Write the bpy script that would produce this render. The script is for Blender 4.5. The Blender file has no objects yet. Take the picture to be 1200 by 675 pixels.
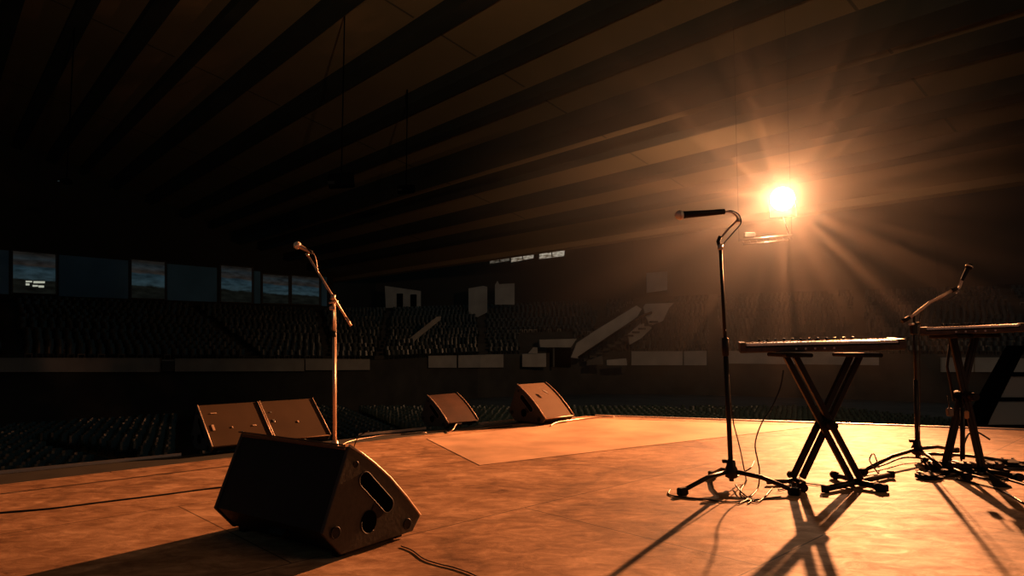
import bpy, math, random
from mathutils import Vector, Matrix
random.seed(7)
C = bpy.context.scene.collection
FPX, HC = 800.0, 0.82
TH = math.atan(62.5 / FPX); CT, ST = math.cos(TH), math.sin(TH)

# ---------------------------------------------------------------- measuring helpers
def ray(px, py):
    x = (px - 600) / FPX; v = (337.5 - py) / FPX
    return (x, CT - v * ST, ST + v * CT)
def F(px, py, z=0.0):
    r = ray(px, py); t = (z - HC) / r[2]
    return Vector((r[0] * t, r[1] * t, z))
def P(px, py, D):
    r = ray(px, py); t = D / r[1]
    return Vector((r[0] * t, D, HC + r[2] * t))

# ---------------------------------------------------------------- materials
def nt(name):
    m = bpy.data.materials.new(name); m.use_nodes = True
    n = m.node_tree; b = n.nodes['Principled BSDF']
    return m, n, b
def mat(name, col, rough=0.5, metal=0.0, noise=0.0, scale=20.0, spec=0.5, bump=0.0, emit=None, es=0.0):
    m, n, b = nt(name)
    b.inputs['Roughness'].default_value = rough
    b.inputs['Metallic'].default_value = metal
    b.inputs['Specular IOR Level'].default_value = spec
    b.inputs['Base Color'].default_value = (*col, 1)
    if noise or bump:
        tc = n.nodes.new('ShaderNodeTexCoord'); nz = n.nodes.new('ShaderNodeTexNoise')
        nz.inputs['Scale'].default_value = scale; nz.inputs['Detail'].default_value = 5
        n.links.new(tc.outputs['Object'], nz.inputs['Vector'])
        if noise:
            cr = n.nodes.new('ShaderNodeValToRGB')
            cr.color_ramp.elements[0].position = .3; cr.color_ramp.elements[1].position = .72
            cr.color_ramp.elements[0].color = (*[c * (1 - noise) for c in col], 1)
            cr.color_ramp.elements[1].color = (*[min(1, c * (1 + noise)) for c in col], 1)
            n.links.new(nz.outputs['Fac'], cr.inputs['Fac']); n.links.new(cr.outputs['Color'], b.inputs['Base Color'])
        if bump:
            bp = n.nodes.new('ShaderNodeBump'); bp.inputs['Strength'].default_value = bump
            bp.inputs['Distance'].default_value = .01
            n.links.new(nz.outputs['Fac'], bp.inputs['Height']); n.links.new(bp.outputs['Normal'], b.inputs['Normal'])
    if emit:
        b.inputs['Emission Color'].default_value = (*emit, 1); b.inputs['Emission Strength'].default_value = es
    return m

def floor_mat():
    m, n, b = nt('stage_hardboard')
    N = n.nodes.new; L = n.links.new
    tc = N('ShaderNodeTexCoord')
    rot = N('ShaderNodeMapping'); rot.inputs['Rotation'].default_value = (0, 0, math.radians(-44)); L(tc.outputs['Object'], rot.inputs['Vector'])
    big = N('ShaderNodeTexNoise'); big.inputs['Scale'].default_value = 1.1; big.inputs['Detail'].default_value = 6; big.inputs['Roughness'].default_value = .62
    st = N('ShaderNodeMapping'); st.inputs['Scale'].default_value = (2.2, 4.0, 1); L(tc.outputs['Object'], st.inputs['Vector'])
    L(tc.outputs['Object'], big.inputs['Vector'])
    fine = N('ShaderNodeTexNoise'); fine.inputs['Scale'].default_value = 3.2; fine.inputs['Detail'].default_value = 9; fine.inputs['Roughness'].default_value = .72; fine.inputs['Distortion'].default_value = .6
    L(st.outputs['Vector'], fine.inputs['Vector'])
    mx = N('ShaderNodeMix'); mx.data_type = 'FLOAT'; mx.inputs[0].default_value = .5
    L(big.outputs['Fac'], mx.inputs[2]); L(fine.outputs['Fac'], mx.inputs[3])
    cr = N('ShaderNodeValToRGB'); e = cr.color_ramp.elements
    e[0].position = .36; e[0].color = (.13, .06, .03, 1); e[1].position = .64; e[1].color = (.80, .50, .31, 1)
    q = e.new(.5); q.color = (.42, .235, .13, 1)
    L(mx.outputs[0], cr.inputs['Fac'])
    # scuffs
    vo = N('ShaderNodeTexVoronoi'); vo.feature = 'DISTANCE_TO_EDGE'; vo.inputs['Scale'].default_value = .8; vo.inputs['Randomness'].default_value = 1
    ds = N('ShaderNodeVectorMath'); ds.operation = 'ADD'; nz2 = N('ShaderNodeTexNoise'); nz2.inputs['Scale'].default_value = 1.7; nz2.inputs['Detail'].default_value = 4
    L(tc.outputs['Object'], nz2.inputs['Vector']); L(tc.outputs['Object'], ds.inputs[0]); L(nz2.outputs['Color'], ds.inputs[1]); L(ds.outputs[0], vo.inputs['Vector'])
    sc = N('ShaderNodeMapRange'); sc.inputs[1].default_value = 0; sc.inputs[2].default_value = .05; sc.inputs[3].default_value = .72; sc.inputs[4].default_value = 1
    L(vo.outputs['Distance'], sc.inputs[0])
    # panel seams
    br = N('ShaderNodeTexBrick'); br.inputs['Scale'].default_value = 1; br.inputs['Brick Width'].default_value = 2.44; br.inputs['Row Height'].default_value = 1.22
    br.inputs['Mortar Size'].default_value = .004; br.inputs['Color1'].default_value = (1, 1, 1, 1); br.inputs['Color2'].default_value = (.84, .84, .84, 1); br.inputs['Mortar'].default_value = (.3, .3, .3, 1)
    L(rot.outputs['Vector'], br.inputs['Vector'])
    m1 = N('ShaderNodeMix'); m1.data_type = 'RGBA'; m1.blend_type = 'MULTIPLY'; m1.inputs[0].default_value = 1
    L(cr.outputs['Color'], m1.inputs[6]); L(br.outputs['Color'], m1.inputs[7])
    m2 = N('ShaderNodeMix'); m2.data_type = 'RGBA'; m2.blend_type = 'MULTIPLY'; m2.inputs[0].default_value = 1
    L(m1.outputs[2], m2.inputs[6]); L(sc.outputs[0], m2.inputs[7])
    L(m2.outputs[2], b.inputs['Base Color'])
    rr = N('ShaderNodeMapRange'); rr.inputs[3].default_value = .8; rr.inputs[4].default_value = .45; L(fine.outputs['Fac'], rr.inputs[0]); L(rr.outputs[0], b.inputs['Roughness'])
    bp = N('ShaderNodeBump'); bp.inputs['Strength'].default_value = .5; bp.inputs['Distance'].default_value = .012
    L(mx.outputs[0], bp.inputs['Height'])
    bp2 = N('ShaderNodeBump'); bp2.inputs['Strength'].default_value = .35; bp2.inputs['Distance'].default_value = .004
    L(sc.outputs[0], bp2.inputs['Height']); L(bp.outputs['Normal'], bp2.inputs['Normal']); L(bp2.outputs['Normal'], b.inputs['Normal'])
    b.inputs['Specular IOR Level'].default_value = .13
    return m

M = {
 'floor': floor_mat(),
 'floor_pale': mat('pale_sheet', (.66, .42, .27), .6, noise=.3, scale=2.2, spec=.15, bump=.3),
 'edge_black': mat('edge_black', (.03, .026, .02), .7, noise=.3, scale=6),
 'alu': mat('worn_aluminium', (.6, .57, .55), .38, 1.0),
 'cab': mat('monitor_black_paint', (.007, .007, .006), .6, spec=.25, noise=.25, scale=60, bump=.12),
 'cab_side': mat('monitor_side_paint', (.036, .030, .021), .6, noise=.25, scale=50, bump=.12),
 'grille': mat('monitor_grille', (.16, .09, .05), .75, spec=.08, noise=.2, scale=160, bump=.3),
 'grille_brown': mat('monitor_grille_brown', (.072, .045, .027), .75, spec=.1, noise=.15, scale=3),
 'grille_dark': mat('monitor_grille_dark', (.045, .018, .009), .75, spec=.08, noise=.3, scale=5),
 'joint': mat('roof_joint', (.10, .08, .055), 1, spec=0),
 'hole': mat('deep_black', (.003, .003, .003), 1.0, spec=0),
 'rim': mat('lit_edge_scuff', (.75, .52, .36), .4, .2),  # edge highlight put into the colour; scuffs and name plate use it too
 'metal': mat('black_metal', (.009, .008, .007), .45, .0, spec=.25),
 'chrome': mat('satin_chrome', (.72, .58, .48), .28, 1.0),
 'copper': mat('brass_tube', (.66, .47, .35), .4, .6),
 'rubber': mat('black_rubber', (.010, .009, .008), .7, spec=.1),
 'cable': mat('black_cable', (.013, .012, .011), .45),
 'mesh': mat('mic_mesh', (.85, .74, .64), .5, .15, noise=.3, scale=300, bump=.4),
 'kb': mat('keyboard_black', (.02, .017, .015), .5, spec=.15, noise=.2, scale=30),
 'kb_panel': mat('keyboard_panel', (.07, .05, .04), .35, .4, noise=.35, scale=25),
 'white': mat('white_plastic', (.9, .88, .85), .3),
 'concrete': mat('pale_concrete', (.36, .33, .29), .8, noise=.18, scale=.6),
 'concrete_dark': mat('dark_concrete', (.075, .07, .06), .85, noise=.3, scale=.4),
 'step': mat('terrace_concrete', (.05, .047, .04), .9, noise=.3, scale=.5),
 'bluewall': mat('blue_painted_wall', (.13, .33, .58), .8, noise=.25, scale=.2),
 'wall': mat('dark_wall', (.035, .03, .024), .9, noise=.2, scale=.1),
 'ceil': mat('ceiling_panel', (.22, .145, .075), .9, noise=.15, scale=.12),
 'beam': mat('roof_beam', (.020, .021, .017), .8, noise=.3, scale=.4),
 'seat': mat('seat_green', (.028, .045, .036), .25, noise=.3, scale=3),
 'seat_up': mat('seat_dark_plastic', (.032, .036, .030), .3, noise=.3, scale=3),
 'frame': mat('window_frame', (.10, .09, .08), .6),
 'panel': mat('grey_panel', (.32, .33, .32), .8, noise=.08, scale=.5),
 'brass': mat('gold_plug', (.8, .6, .35), .3, 1.0),
 'aisle': mat('aisle_board', (.30, .15, .06), .7, noise=.35, scale=1.5),
}

_b = M['mesh'].node_tree.nodes['Principled BSDF']; _b.inputs['Subsurface Weight'].default_value = .6; _b.inputs['Subsurface Radius'].default_value = (.03, .02, .012); _b.inputs['Subsurface Scale'].default_value = 1.0
# ---------------------------------------------------------------- mesh builder
class MB:
    def __init__(s): s.v = []; s.f = []; s.sm = []
    def add(s, vs, fs, smooth=False):
        o = len(s.v); s.v += [Vector(v) for v in vs]
        for f in fs: s.f.append([i + o for i in f]); s.sm.append(smooth)
        return s
    def box(s, c, d, ax=None, bev=0.0):
        c = Vector(c); X, Y, Z = ax or (Vector((1, 0, 0)), Vector((0, 1, 0)), Vector((0, 0, 1)))
        X, Y, Z = Vector(X).normalized(), Vector(Y).normalized(), Vector(Z).normalized()
        hx, hy, hz = d[0] / 2, d[1] / 2, d[2] / 2
        if bev <= 0:
            vs = [c + X * (i * hx) + Y * (j * hy) + Z * (k * hz) for k in (-1, 1) for j in (-1, 1) for i in (-1, 1)]
            return s.add(vs, [(0, 2, 3, 1), (4, 5, 7, 6), (0, 1, 5, 4), (2, 6, 7, 3), (0, 4, 6, 2), (1, 3, 7, 5)])
        b = bev; ring = lambda z, q: [c + X * x + Y * y + Z * z for x, y in ((hx - q, -hy), (hx, -hy + q), (hx, hy - q), (hx - q, hy), (-hx + q, hy), (-hx, hy - q), (-hx, -hy + q), (-hx + q, -hy))]
        def ring2(z): return [c + X * x + Y * y + Z * z for x, y in ((hx - 2 * b, -hy + b), (hx - b, -hy + 2 * b), (hx - b, hy - 2 * b), (hx - 2 * b, hy - b), (-hx + 2 * b, hy - b), (-hx + b, hy - 2 * b), (-hx + b, -hy + 2 * b), (-hx + 2 * b, -hy + b))]
        vs = ring2(-hz) + ring(-hz + b, b) + ring(hz - b, b) + ring2(hz)
        fs = [tuple(range(7, -1, -1)), tuple(range(24, 32))]
        for r in range(3):
            for i in range(8):
                j = (i + 1) % 8; fs.append((r * 8 + i, r * 8 + j, r * 8 + 8 + j, r * 8 + 8 + i))
        return s.add(vs, fs)
    def tube(s, pts, r, n=10, cap=True):
        pts = [Vector(p) for p in pts]
        rs = r if isinstance(r, (list, tuple)) else [r] * len(pts)
        t0 = (pts[1] - pts[0]).normalized()
        up = Vector((0, 0, 1)) if abs(t0.z) < .9 else Vector((1, 0, 0))
        u = t0.cross(up).normalized(); vs = []
        for i, p in enumerate(pts):
            a = pts[max(0, i - 1)]; b = pts[min(len(pts) - 1, i + 1)]
            t = (b - a).normalized() if (b - a).length > 1e-9 else t0
            u = (u - t * u.dot(t)); u = u.normalized() if u.length > 1e-6 else t.orthogonal().normalized()
            w = t.cross(u)
            for k in range(n):
                an = 2 * math.pi * k / n
                vs.append(p + (u * math.cos(an) + w * math.sin(an)) * rs[i])
        fs = []
        for i in range(len(pts) - 1):
            for k in range(n):
                l = (k + 1) % n; fs.append((i * n + k, i * n + l, (i + 1) * n + l, (i + 1) * n + k))
        s.add(vs, fs, True)
        if cap:
            o = len(s.v) - len(vs)
            s.f.append([o + k for k in range(n - 1, -1, -1)]); s.sm.append(False)
            e = o + (len(pts) - 1) * n; s.f.append([e + k for k in range(n)]); s.sm.append(False)
        return s
    def lathe(s, base, axis, prof, n=20):
        base = Vector(base); a = Vector(axis).normalized()
        return s.tube([base + a * h for h, _ in prof], [max(r, 1e-4) for _, r in prof], n) if all(prof[i][0] < prof[i + 1][0] for i in range(len(prof) - 1)) else s
    def prism(s, poly, off):
        poly = [Vector(p) for p in poly]; off = Vector(off); n = len(poly)
        vs = poly + [p + off for p in poly]
        fs = [tuple(range(n - 1, -1, -1)), tuple(range(n, 2 * n))] + [(i, (i + 1) % n, n + (i + 1) % n, n + i) for i in range(n)]
        return s.add(vs, fs)
    def build(s, name, m, parent=None, origin=None, label=None):
        me = bpy.data.meshes.new(name)
        o0 = Vector((0, 0, 0))
        if parent is not None: o0 = Vector(parent.get('_w', (0, 0, 0)))
        elif origin is not None: o0 = Vector(origin)
        if parent is not None and parent.get('_local'): o0 = Vector((0, 0, 0))
        me.from_pydata([tuple(v - o0) for v in s.v], [], s.f); me.materials.append(m)
        for p, q in zip(me.polygons, s.sm): p.use_smooth = q
        import bmesh
        bm = bmesh.new(); bm.from_mesh(me); bmesh.ops.recalc_face_normals(bm, faces=bm.faces); bm.to_mesh(me); bm.free()
        o = bpy.data.objects.new(name, me); C.objects.link(o)
        if parent is not None: o.parent = parent; o['_w'] = list(o0)
        elif origin is not None: o.location = origin; o['_w'] = list(o0)
        if parent is not None and parent.get('_local'): o['_local'] = 1
        if label: o['label'] = label
        return o

def tag(o, label, cat, group=None, kind=None):
    o['label'] = label; o['category'] = cat
    if group: o['group'] = group
    if kind: o['kind'] = kind
    return o
def thing(name, loc, label, cat, group=None, rz=0, local=False):
    o = bpy.data.objects.new(name, None); C.objects.link(o); o.empty_display_size = .1
    o.location = loc; o.rotation_euler = (0, 0, rz); o['_w'] = list(loc)
    if local: o['_local'] = 1
    return tag(o, label, cat, group)
def struct(mb, name, m, label=None):
    o = mb.build(name, m); o['kind'] = 'structure'
    if label: o['label'] = label
    return o
def smoothpath(pts, k=6):
    pts = [Vector(p) for p in pts]; out = []
    q = [pts[0]] + pts + [pts[-1]]
    for i in range(1, len(q) - 2):
        for j in range(k):
            t = j / k; a, b, c, d = q[i - 1], q[i], q[i + 1], q[i + 2]
            out.append(.5 * ((2 * b) + (c - a) * t + (2 * a - 5 * b + 4 * c - d) * t * t + (3 * b - a - 3 * c + d) * t ** 3))
    out.append(pts[-1]); return out

# ================================================================= THE SETTING
ZF = -5.4
# stage deck
cor = Vector((.82, 7.62, 0)); outL = F(0, 555); dirL = (outL - F(672, 487)).normalized()
inA = F(0, 568); inB = F(655, 491); dirI = (inA - inB).normalized()
farR = F(1200, 504.5); dirR = (farR - cor).normalized()
stage_poly = [inB, inA + dirI * 9, Vector((-9.5, -6, 0)), Vector((16, -6, 0)), cor + dirR * 16, cor]
struct(MB().prism(stage_poly, (0, 0, -.06)), 'floor', M['floor'], 'worn orange-brown hardboard stage floor')
body = [Vector((p.x, p.y, -.064)) for p in stage_poly]
struct(MB().prism(body, (0, 0, ZF + .07)), 'wall_stage', M['edge_black'])
pale = [F(562, 545, .003), F(760, 522, .003), F(958, 499.5, .003), F(700, 490.5, .003), F(500, 514, .003)]  # thin paler sheet laid over the deck in this corner
struct(MB().prism(pale, (0, 0, -.0025)), 'floor_2', M['floor_pale'], 'paler sheet at the far left corner of the stage')
# dark border strip with a bare metal edge
bo = [inB + Vector((0, 0, -.002)), inA + dirI * 9 + Vector((0, 0, -.002)), outL + dirL * 9 + Vector((0, 0, -.002)), cor + Vector((-.12, .02, -.002))]
struct(MB().prism(bo, (0, 0, -.09)), 'trim_1', M['edge_black'], 'black border strip along the stage front')
a = outL + dirL * 9; b = F(212, 534)
def edge(a, b, name, w=.014, h=.02):
    d = (b - a); L = d.length; d.normalize(); nrm = Vector((-d.y, d.x, 0))
    return struct(MB().box((a + b) / 2 + Vector((0, 0, h / 2)), (L, w, h), (d, nrm, Vector((0, 0, 1)))), name, M['alu'], 'bare metal edging strip of the stage')
edge(a, b, 'trim_2')
edge(F(420, 511), F(499, 503), 'trim_3'); edge(F(561, 498), F(606, 493), 'trim_4')
edge(cor + Vector((.1, .02, 0)), cor + dirR * 16, 'trim_5', .03, .012)['label'] = 'far edging strip of the stage'
struct(MB().box((0, 50, ZF - .1), (260, 180, .2)), 'floor_arena', M['concrete_dark'], 'dark arena floor below the stage')

# roof : plane falling towards the far side, beams running to the far left
U = Vector((-.653, .757, 0)).normalized(); NN = Vector((.757, .653, 0)).normalized()
def roofz(p): return 18 - .23 * p + HC
def R(p, t, dz=0): return NN * p + U * t + Vector((0, 0, roofz(p) + dz))
beams = [2.6, 5.2, 7.7, 10.2, 12.9, 16.2, 19.7, 22.8, 25.9, 29.0, 32.7, 36.3]
PE = 41.5
struct(MB().prism([R(-14, -45), R(PE, -60), R(PE, 112), R(-14, 112)], (0, 0, .3)), 'ceiling', M['ceil'], 'brown sloping arena roof')
for i, p in enumerate(beams):
    w, h = (.85, 1.0) if i == 8 else (.5, .65)
    if i in (3, 7): w = .36; h = .55
    mb = MB().prism([R(p - w / 2, -58, .02), R(p + w / 2, -58, .02), R(p + w / 2, -58, -h), R(p - w / 2, -58, -h)], U * 169)
    mb.prism([R(p - w * .75, -58, -h), R(p + w * .75, -58, -h), R(p + w * .75, -58, -h - .12), R(p - w * .75, -58, -h - .12)], U * 169)
    struct(mb, 'ceiling_beam', M['beam'])
struct(MB().prism([R(PE, -60, .3), R(PE + .5, -60, .3), R(PE + .5, -60, -.45), R(PE, -60, -.45)], U * 172), 'ceiling_edge_beam', M['ceil'])
for k in range(9):     # thin cross joints of the roof panels
    t = -20 + k * 15
    for j in range(len(beams) - 1):
        p0, p1 = beams[j] + .5, beams[j + 1] - .5
    mb = MB()
    for j in range(len(beams) - 1):
        p0, p1 = beams[j] + .35, beams[j + 1] - .35
        mb.prism([R(p0, t, -.002), R(p1, t, -.002), R(p1, t, -.006), R(p0, t, -.006)], U * .12)
    struct(mb, 'ceiling_joint', M['joint'])

# left wall with its windows
WA, WB = Vector((-41.2, 56.2, 0)), Vector((-24.6, 87.0, 0))
def WD(px):   # depth of the left wall seen in direction px
    k = (px - 600) / FPX; d = WB - WA
    s = (WA.x - k * WA.y) / (k * d.y - d.x); return WA.y + s * d.y
def LW(px, py, off=0.0):
    d = (WB - WA).normalized(); nrm = Vector((d.y, -d.x, 0)); r = Vector(ray(px, py)); o_ = Vector((0, 0, HC))
    q = o_ + r * ((WA - o_).dot(nrm) / r.dot(nrm))
    return q + nrm * off
wn = Vector((WB - WA).normalized()); wnn = Vector((wn.y, -wn.x, 0))
w0 = WA - wn * 45; w1 = WB + wn * 1
struct(MB().prism([w0 + Vector((0, 0, ZF)), w1 + Vector((0, 0, ZF)), w1 + Vector((0, 0, 24)), w0 + Vector((0, 0, 24))], -wnn * .5), 'wall_left', M['wall'])
def quadslab(qs, off, name, m, parent=None, kind=None, label=None):
    o = MB().prism(qs, off).build(name, m, parent)
    if kind: o['kind'] = kind
    if label: o['label'] = label
    return o
wl = [(12, 65, 293, 344), (151, 193, 303, 350), (256, 295, 310, 354.5), (305, 338, 320, 356), (339, 374, 322, 357)]
def topy(px): return 292 + (px - 12) * .083
def boty(px): return 344 + (px - 12) * .037
# blue painted cladding between the windows
for a_, b_ in ((-150, 9), (68, 149), (195, 253), (297, 304), (376, 382)):
    quadslab([LW(a_, topy(a_) + 2, .05), LW(b_, topy(b_) + 2, .05), LW(b_, boty(b_) + 1, .05), LW(a_, boty(a_) + 1, .05)], wnn * .12, 'wall_left_cladding', M['bluewall'], kind='structure', label='blue painted wall panel between the high windows')
def window_mat(seed, bright, zb=0, zt=1):
    m, n, b = nt('lit_window_%d' % seed)
    N = n.nodes.new; L = n.links.new
    tc = N('ShaderNodeTexCoord'); sp = N('ShaderNodeSeparateXYZ'); L(tc.outputs['Generated'], sp.inputs[0])
    nz = N('ShaderNodeTexNoise'); nz.inputs['Scale'].default_value = 7; nz.inputs['Detail'].default_value = 6
    mp = N('ShaderNodeMapping'); mp.inputs['Scale'].default_value = (.5, .5, 2); mp.inputs['Location'].default_value = (seed, seed, seed); L(tc.outputs['Generated'], mp.inputs[0]); L(mp.outputs[0], nz.inputs['Vector'])
    so = N('ShaderNodeSeparateXYZ'); L(tc.outputs['Object'], so.inputs[0]); zr = N('ShaderNodeMapRange'); zr.inputs[1].default_value = zb; zr.inputs[2].default_value = zt; L(so.outputs['Z'], zr.inputs[0])
    L(tc.outputs['Object'], mp.inputs[0]); nz.inputs['Scale'].default_value = 1.6
    ad = N('ShaderNodeMath'); ad.operation = 'MULTIPLY_ADD'; ad.inputs[1].default_value = .10; L(nz.outputs['Fac'], ad.inputs[0]); L(zr.outputs[0], ad.inputs[2])
    cr = N('ShaderNodeValToRGB'); cr.color_ramp.interpolation = 'B_SPLINE' if False else 'LINEAR'
    e = cr.color_ramp.elements
    e[0].position = 0; e[0].color = (.006, .007, .006, 1); e[1].position = 1; e[1].color = (.016, .014, .012, 1)
    for pos, col in ((.38, (.008, .009, .007)), (.42, (.028, .052, .062)), (.68, (.022, .046, .060)), (.74, (.028, .022, .018)), (.9, (.022, .030, .034))):
        q = e.new(pos); q.color = (*col, 1)
    L(ad.outputs[0], cr.inputs['Fac'])
    n2 = N('ShaderNodeMapRange'); n2.inputs[1].default_value = .3; n2.inputs[2].default_value = .7; n2.inputs[3].default_value = .45; n2.inputs[4].default_value = 1.3; L(nz.outputs['Fac'], n2.inputs[0])
    L(cr.outputs['Color'], b.inputs['Emission Color'])
    ms = N('ShaderNodeMath'); ms.operation = 'MULTIPLY'; ms.inputs[1].default_value = bright; L(n2.outputs[0], ms.inputs[0]); L(ms.outputs[0], b.inputs['Emission Strength'])
    b.inputs['Base Color'].default_value = (.01, .01, .012, 1); b.inputs['Roughness'].default_value = .15
    return m
WLAB = ['high window with a bright white light low inside', 'second high window from the left in the blue wall', 'high window just left of the close pair', 'left one of the close pair of high windows', 'right one of the close pair of high windows']
for i, (x0, x1, y0, y1) in enumerate(wl):
    sl = .086
    tl, tr, brr, bl = (x0, y0), (x1, y0 + (x1 - x0) * .083), (x1, y1 + (x1 - x0) * .035), (x0, y1)
    fr = MB(); t = 1.1
    o = [tl, tr, brr, bl]; inn = [(x0 + t, y0 + t), (x1 - t, tr[1] + t), (x1 - t, brr[1] - t), (x0 + t, y1 - t)]
    for k in range(4):
        l = (k + 1) % 4
        fr.prism([LW(*o[k], .1), LW(*o[l], .1), LW(*inn[l], .1), LW(*inn[k], .1)], wnn * .2)
    root = fr.build('window_%d' % (i + 1), M['frame']); root['kind'] = 'structure'; root['label'] = WLAB[i]
    quadslab([LW(*q, .08) for q in inn], wnn * .04, 'window_glass', window_mat(i + 1, .55, LW(x0, y1).z, LW(x0, y0).z), root)
    if i == 0:
        mb = MB()
        for (u0, v0, u1, v1) in ((29, 329, 36, 331), (38, 329.5, 51, 332), (29, 332, 33, 334.5), (37, 334, 43, 336), (44, 334.5, 50, 337)):
            mb.prism([LW(u0, v0, .16), LW(u1, v0 + .3, .16), LW(u1, v1, .16), LW(u0, v1, .16)], wnn * .05)
        mb.build('window_light', mat('white_lamp', (.8, .8, .7), emit=(.9, .93, .75), es=.42), root, label='bright white lights in the window')

# rear wall polyline
rear = [Vector((-24.6, 87, 0)), Vector((-22, 110, 0)), Vector((20, 112, 0)), Vector((60, 96, 0)), Vector((95, 60, 0)), Vector((95, -10, 0))]
for i in range(len(rear) - 1):
    a, b = rear[i], rear[i + 1]; d = (b - a).normalized(); nrm = Vector((-d.y, d.x, 0))
    struct(MB().prism([a + Vector((0, 0, ZF)), b + Vector((0, 0, ZF)), b + Vector((0, 0, 26)), a + Vector((0, 0, 26))], nrm * .5), 'wall_rear', M['wall'])

# upper tier : stepped terraces between front and back polylines
front = [P(-420, 423, 34), P(-150, 422, 41), P(0, 421, 45), P(380, 422, 60), P(440, 422, 64), P(560, 416, 76), P(700, 412, 82), P(830, 412, 80), P(1000, 414, 74), P(1250, 417, 64), P(1500, 420, 52)]
back = [P(-420, 336, 41.2), P(-150, 343, 49), P(0, 350, 55.2), P(370, 364, 85), P(452, 362, 96), P(560, 358, 104), P(700, 352, 102), P(830, 346, 100), P(1000, 340, 96), P(1250, 332, 84), P(1500, 330, 68)]
NR = 17
def row(k):
    f = k / NR; return [a.lerp(b, f) for a, b in zip(front, back)]
tm = MB()
for k in range(NR):
    r0, r1 = row(k), row(k + 1)
    for i in range(len(front) - 1):
        a, b, c, d = r0[i], r0[i + 1], r1[i + 1], r1[i]
        z0 = a.z; z1 = b.z
        zb = ZF
        top = [Vector((a.x, a.y, a.z)), Vector((b.x, b.y, b.z)), Vector((c.x, c.y, b.z)), Vector((d.x, d.y, a.z))]
        nx = [Vector((d.x, d.y, d.z)), Vector((c.x, c.y, c.z))]
        tm.add(top + nx, [(0, 1, 2, 3), (3, 2, 5, 4)])
tm.add(front + [Vector((p.x, p.y, ZF)) for p in front], [(i, i + 1, len(front) + i + 1, len(front) + i) for i in range(len(front) - 1)])
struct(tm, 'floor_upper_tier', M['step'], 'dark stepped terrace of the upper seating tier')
# wall from the back row up to the rear wall
bw = MB()
for i in range(len(back) - 1):
    a, b = back[i], back[i + 1]
    dv = Vector((0, .3, 0))
    bw.prism([a + Vector((0, 0, -.5)), b + Vector((0, 0, -.5)), b + Vector((0, 0, .15)), a + Vector((0, 0, .15))], dv)
struct(bw, 'wall_back_row', M['wall'])

# ---------------------------------------------------------------- barriers of the upper tier
def slab(poly, D, th=.4):
    return MB().prism([P(x, y, D) for x, y in poly], (0, th, 0))
def fl(pxs, py=425):  # depth of the tier front seen in direction px
    r = ray(pxs, py)
    for a, b in zip(front, front[1:]):
        n_ = Vector((b.y - a.y, a.x - b.x, 0)); den = n_.x * r[0] + n_.y * r[1]
        if abs(den) < 1e-9: continue
        t = (n_.x * a.x + n_.y * a.y) / den; q = Vector((r[0] * t, r[1] * t, 0)); d = b - a
        u = ((q.x - a.x) * d.x + (q.y - a.y) * d.y) / (d.x * d.x + d.y * d.y)
        if t > 0 and -1e-6 <= u <= 1 + 1e-6: return q.y
    return front[-1].y if pxs > 600 else front[0].y
bars = [(-260, 187, 421, 421, 436, 436, 'long pale barrier at the far left of the upper tier'),
        (190, 204, 423, 423, 435, 435, 'short darker barrier panel beside the long pale one'),
        (205, 356, 421.5, 421.5, 435.5, 435, 'pale barrier behind the left pair of stage monitors'),
        (358, 433, 421.5, 422, 434, 433.5, 'pale barrier behind the brass microphone stand'),
        (502, 535, 418, 417.5, 431, 431, 'dim barrier panel above the small stage monitor'),
        (537, 590, 417.5, 416, 431, 430.5, 'dim barrier panel right of the gap above the small monitor'),
        (740, 800, 412.5, 412.5, 428, 428, 'pale barrier left of the tall microphone stand'),
        (801.5, 828, 412.5, 412, 428, 428, 'short end barrier left of the tall microphone stand'),
        (852, 1030, 412, 414, 426, 428, 'long barrier behind the keyboard stand'),
        (1104, 1141, 420, 420, 436, 436, 'pale barrier seen between the far keyboard stand tubes'),
        (1143, 1176, 420, 420, 436, 436, 'pale barrier right of the far keyboard stand tubes'),
        (1184, 1290, 421, 422, 437, 438, 'barrier panel at the right end of the tier')]
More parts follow.
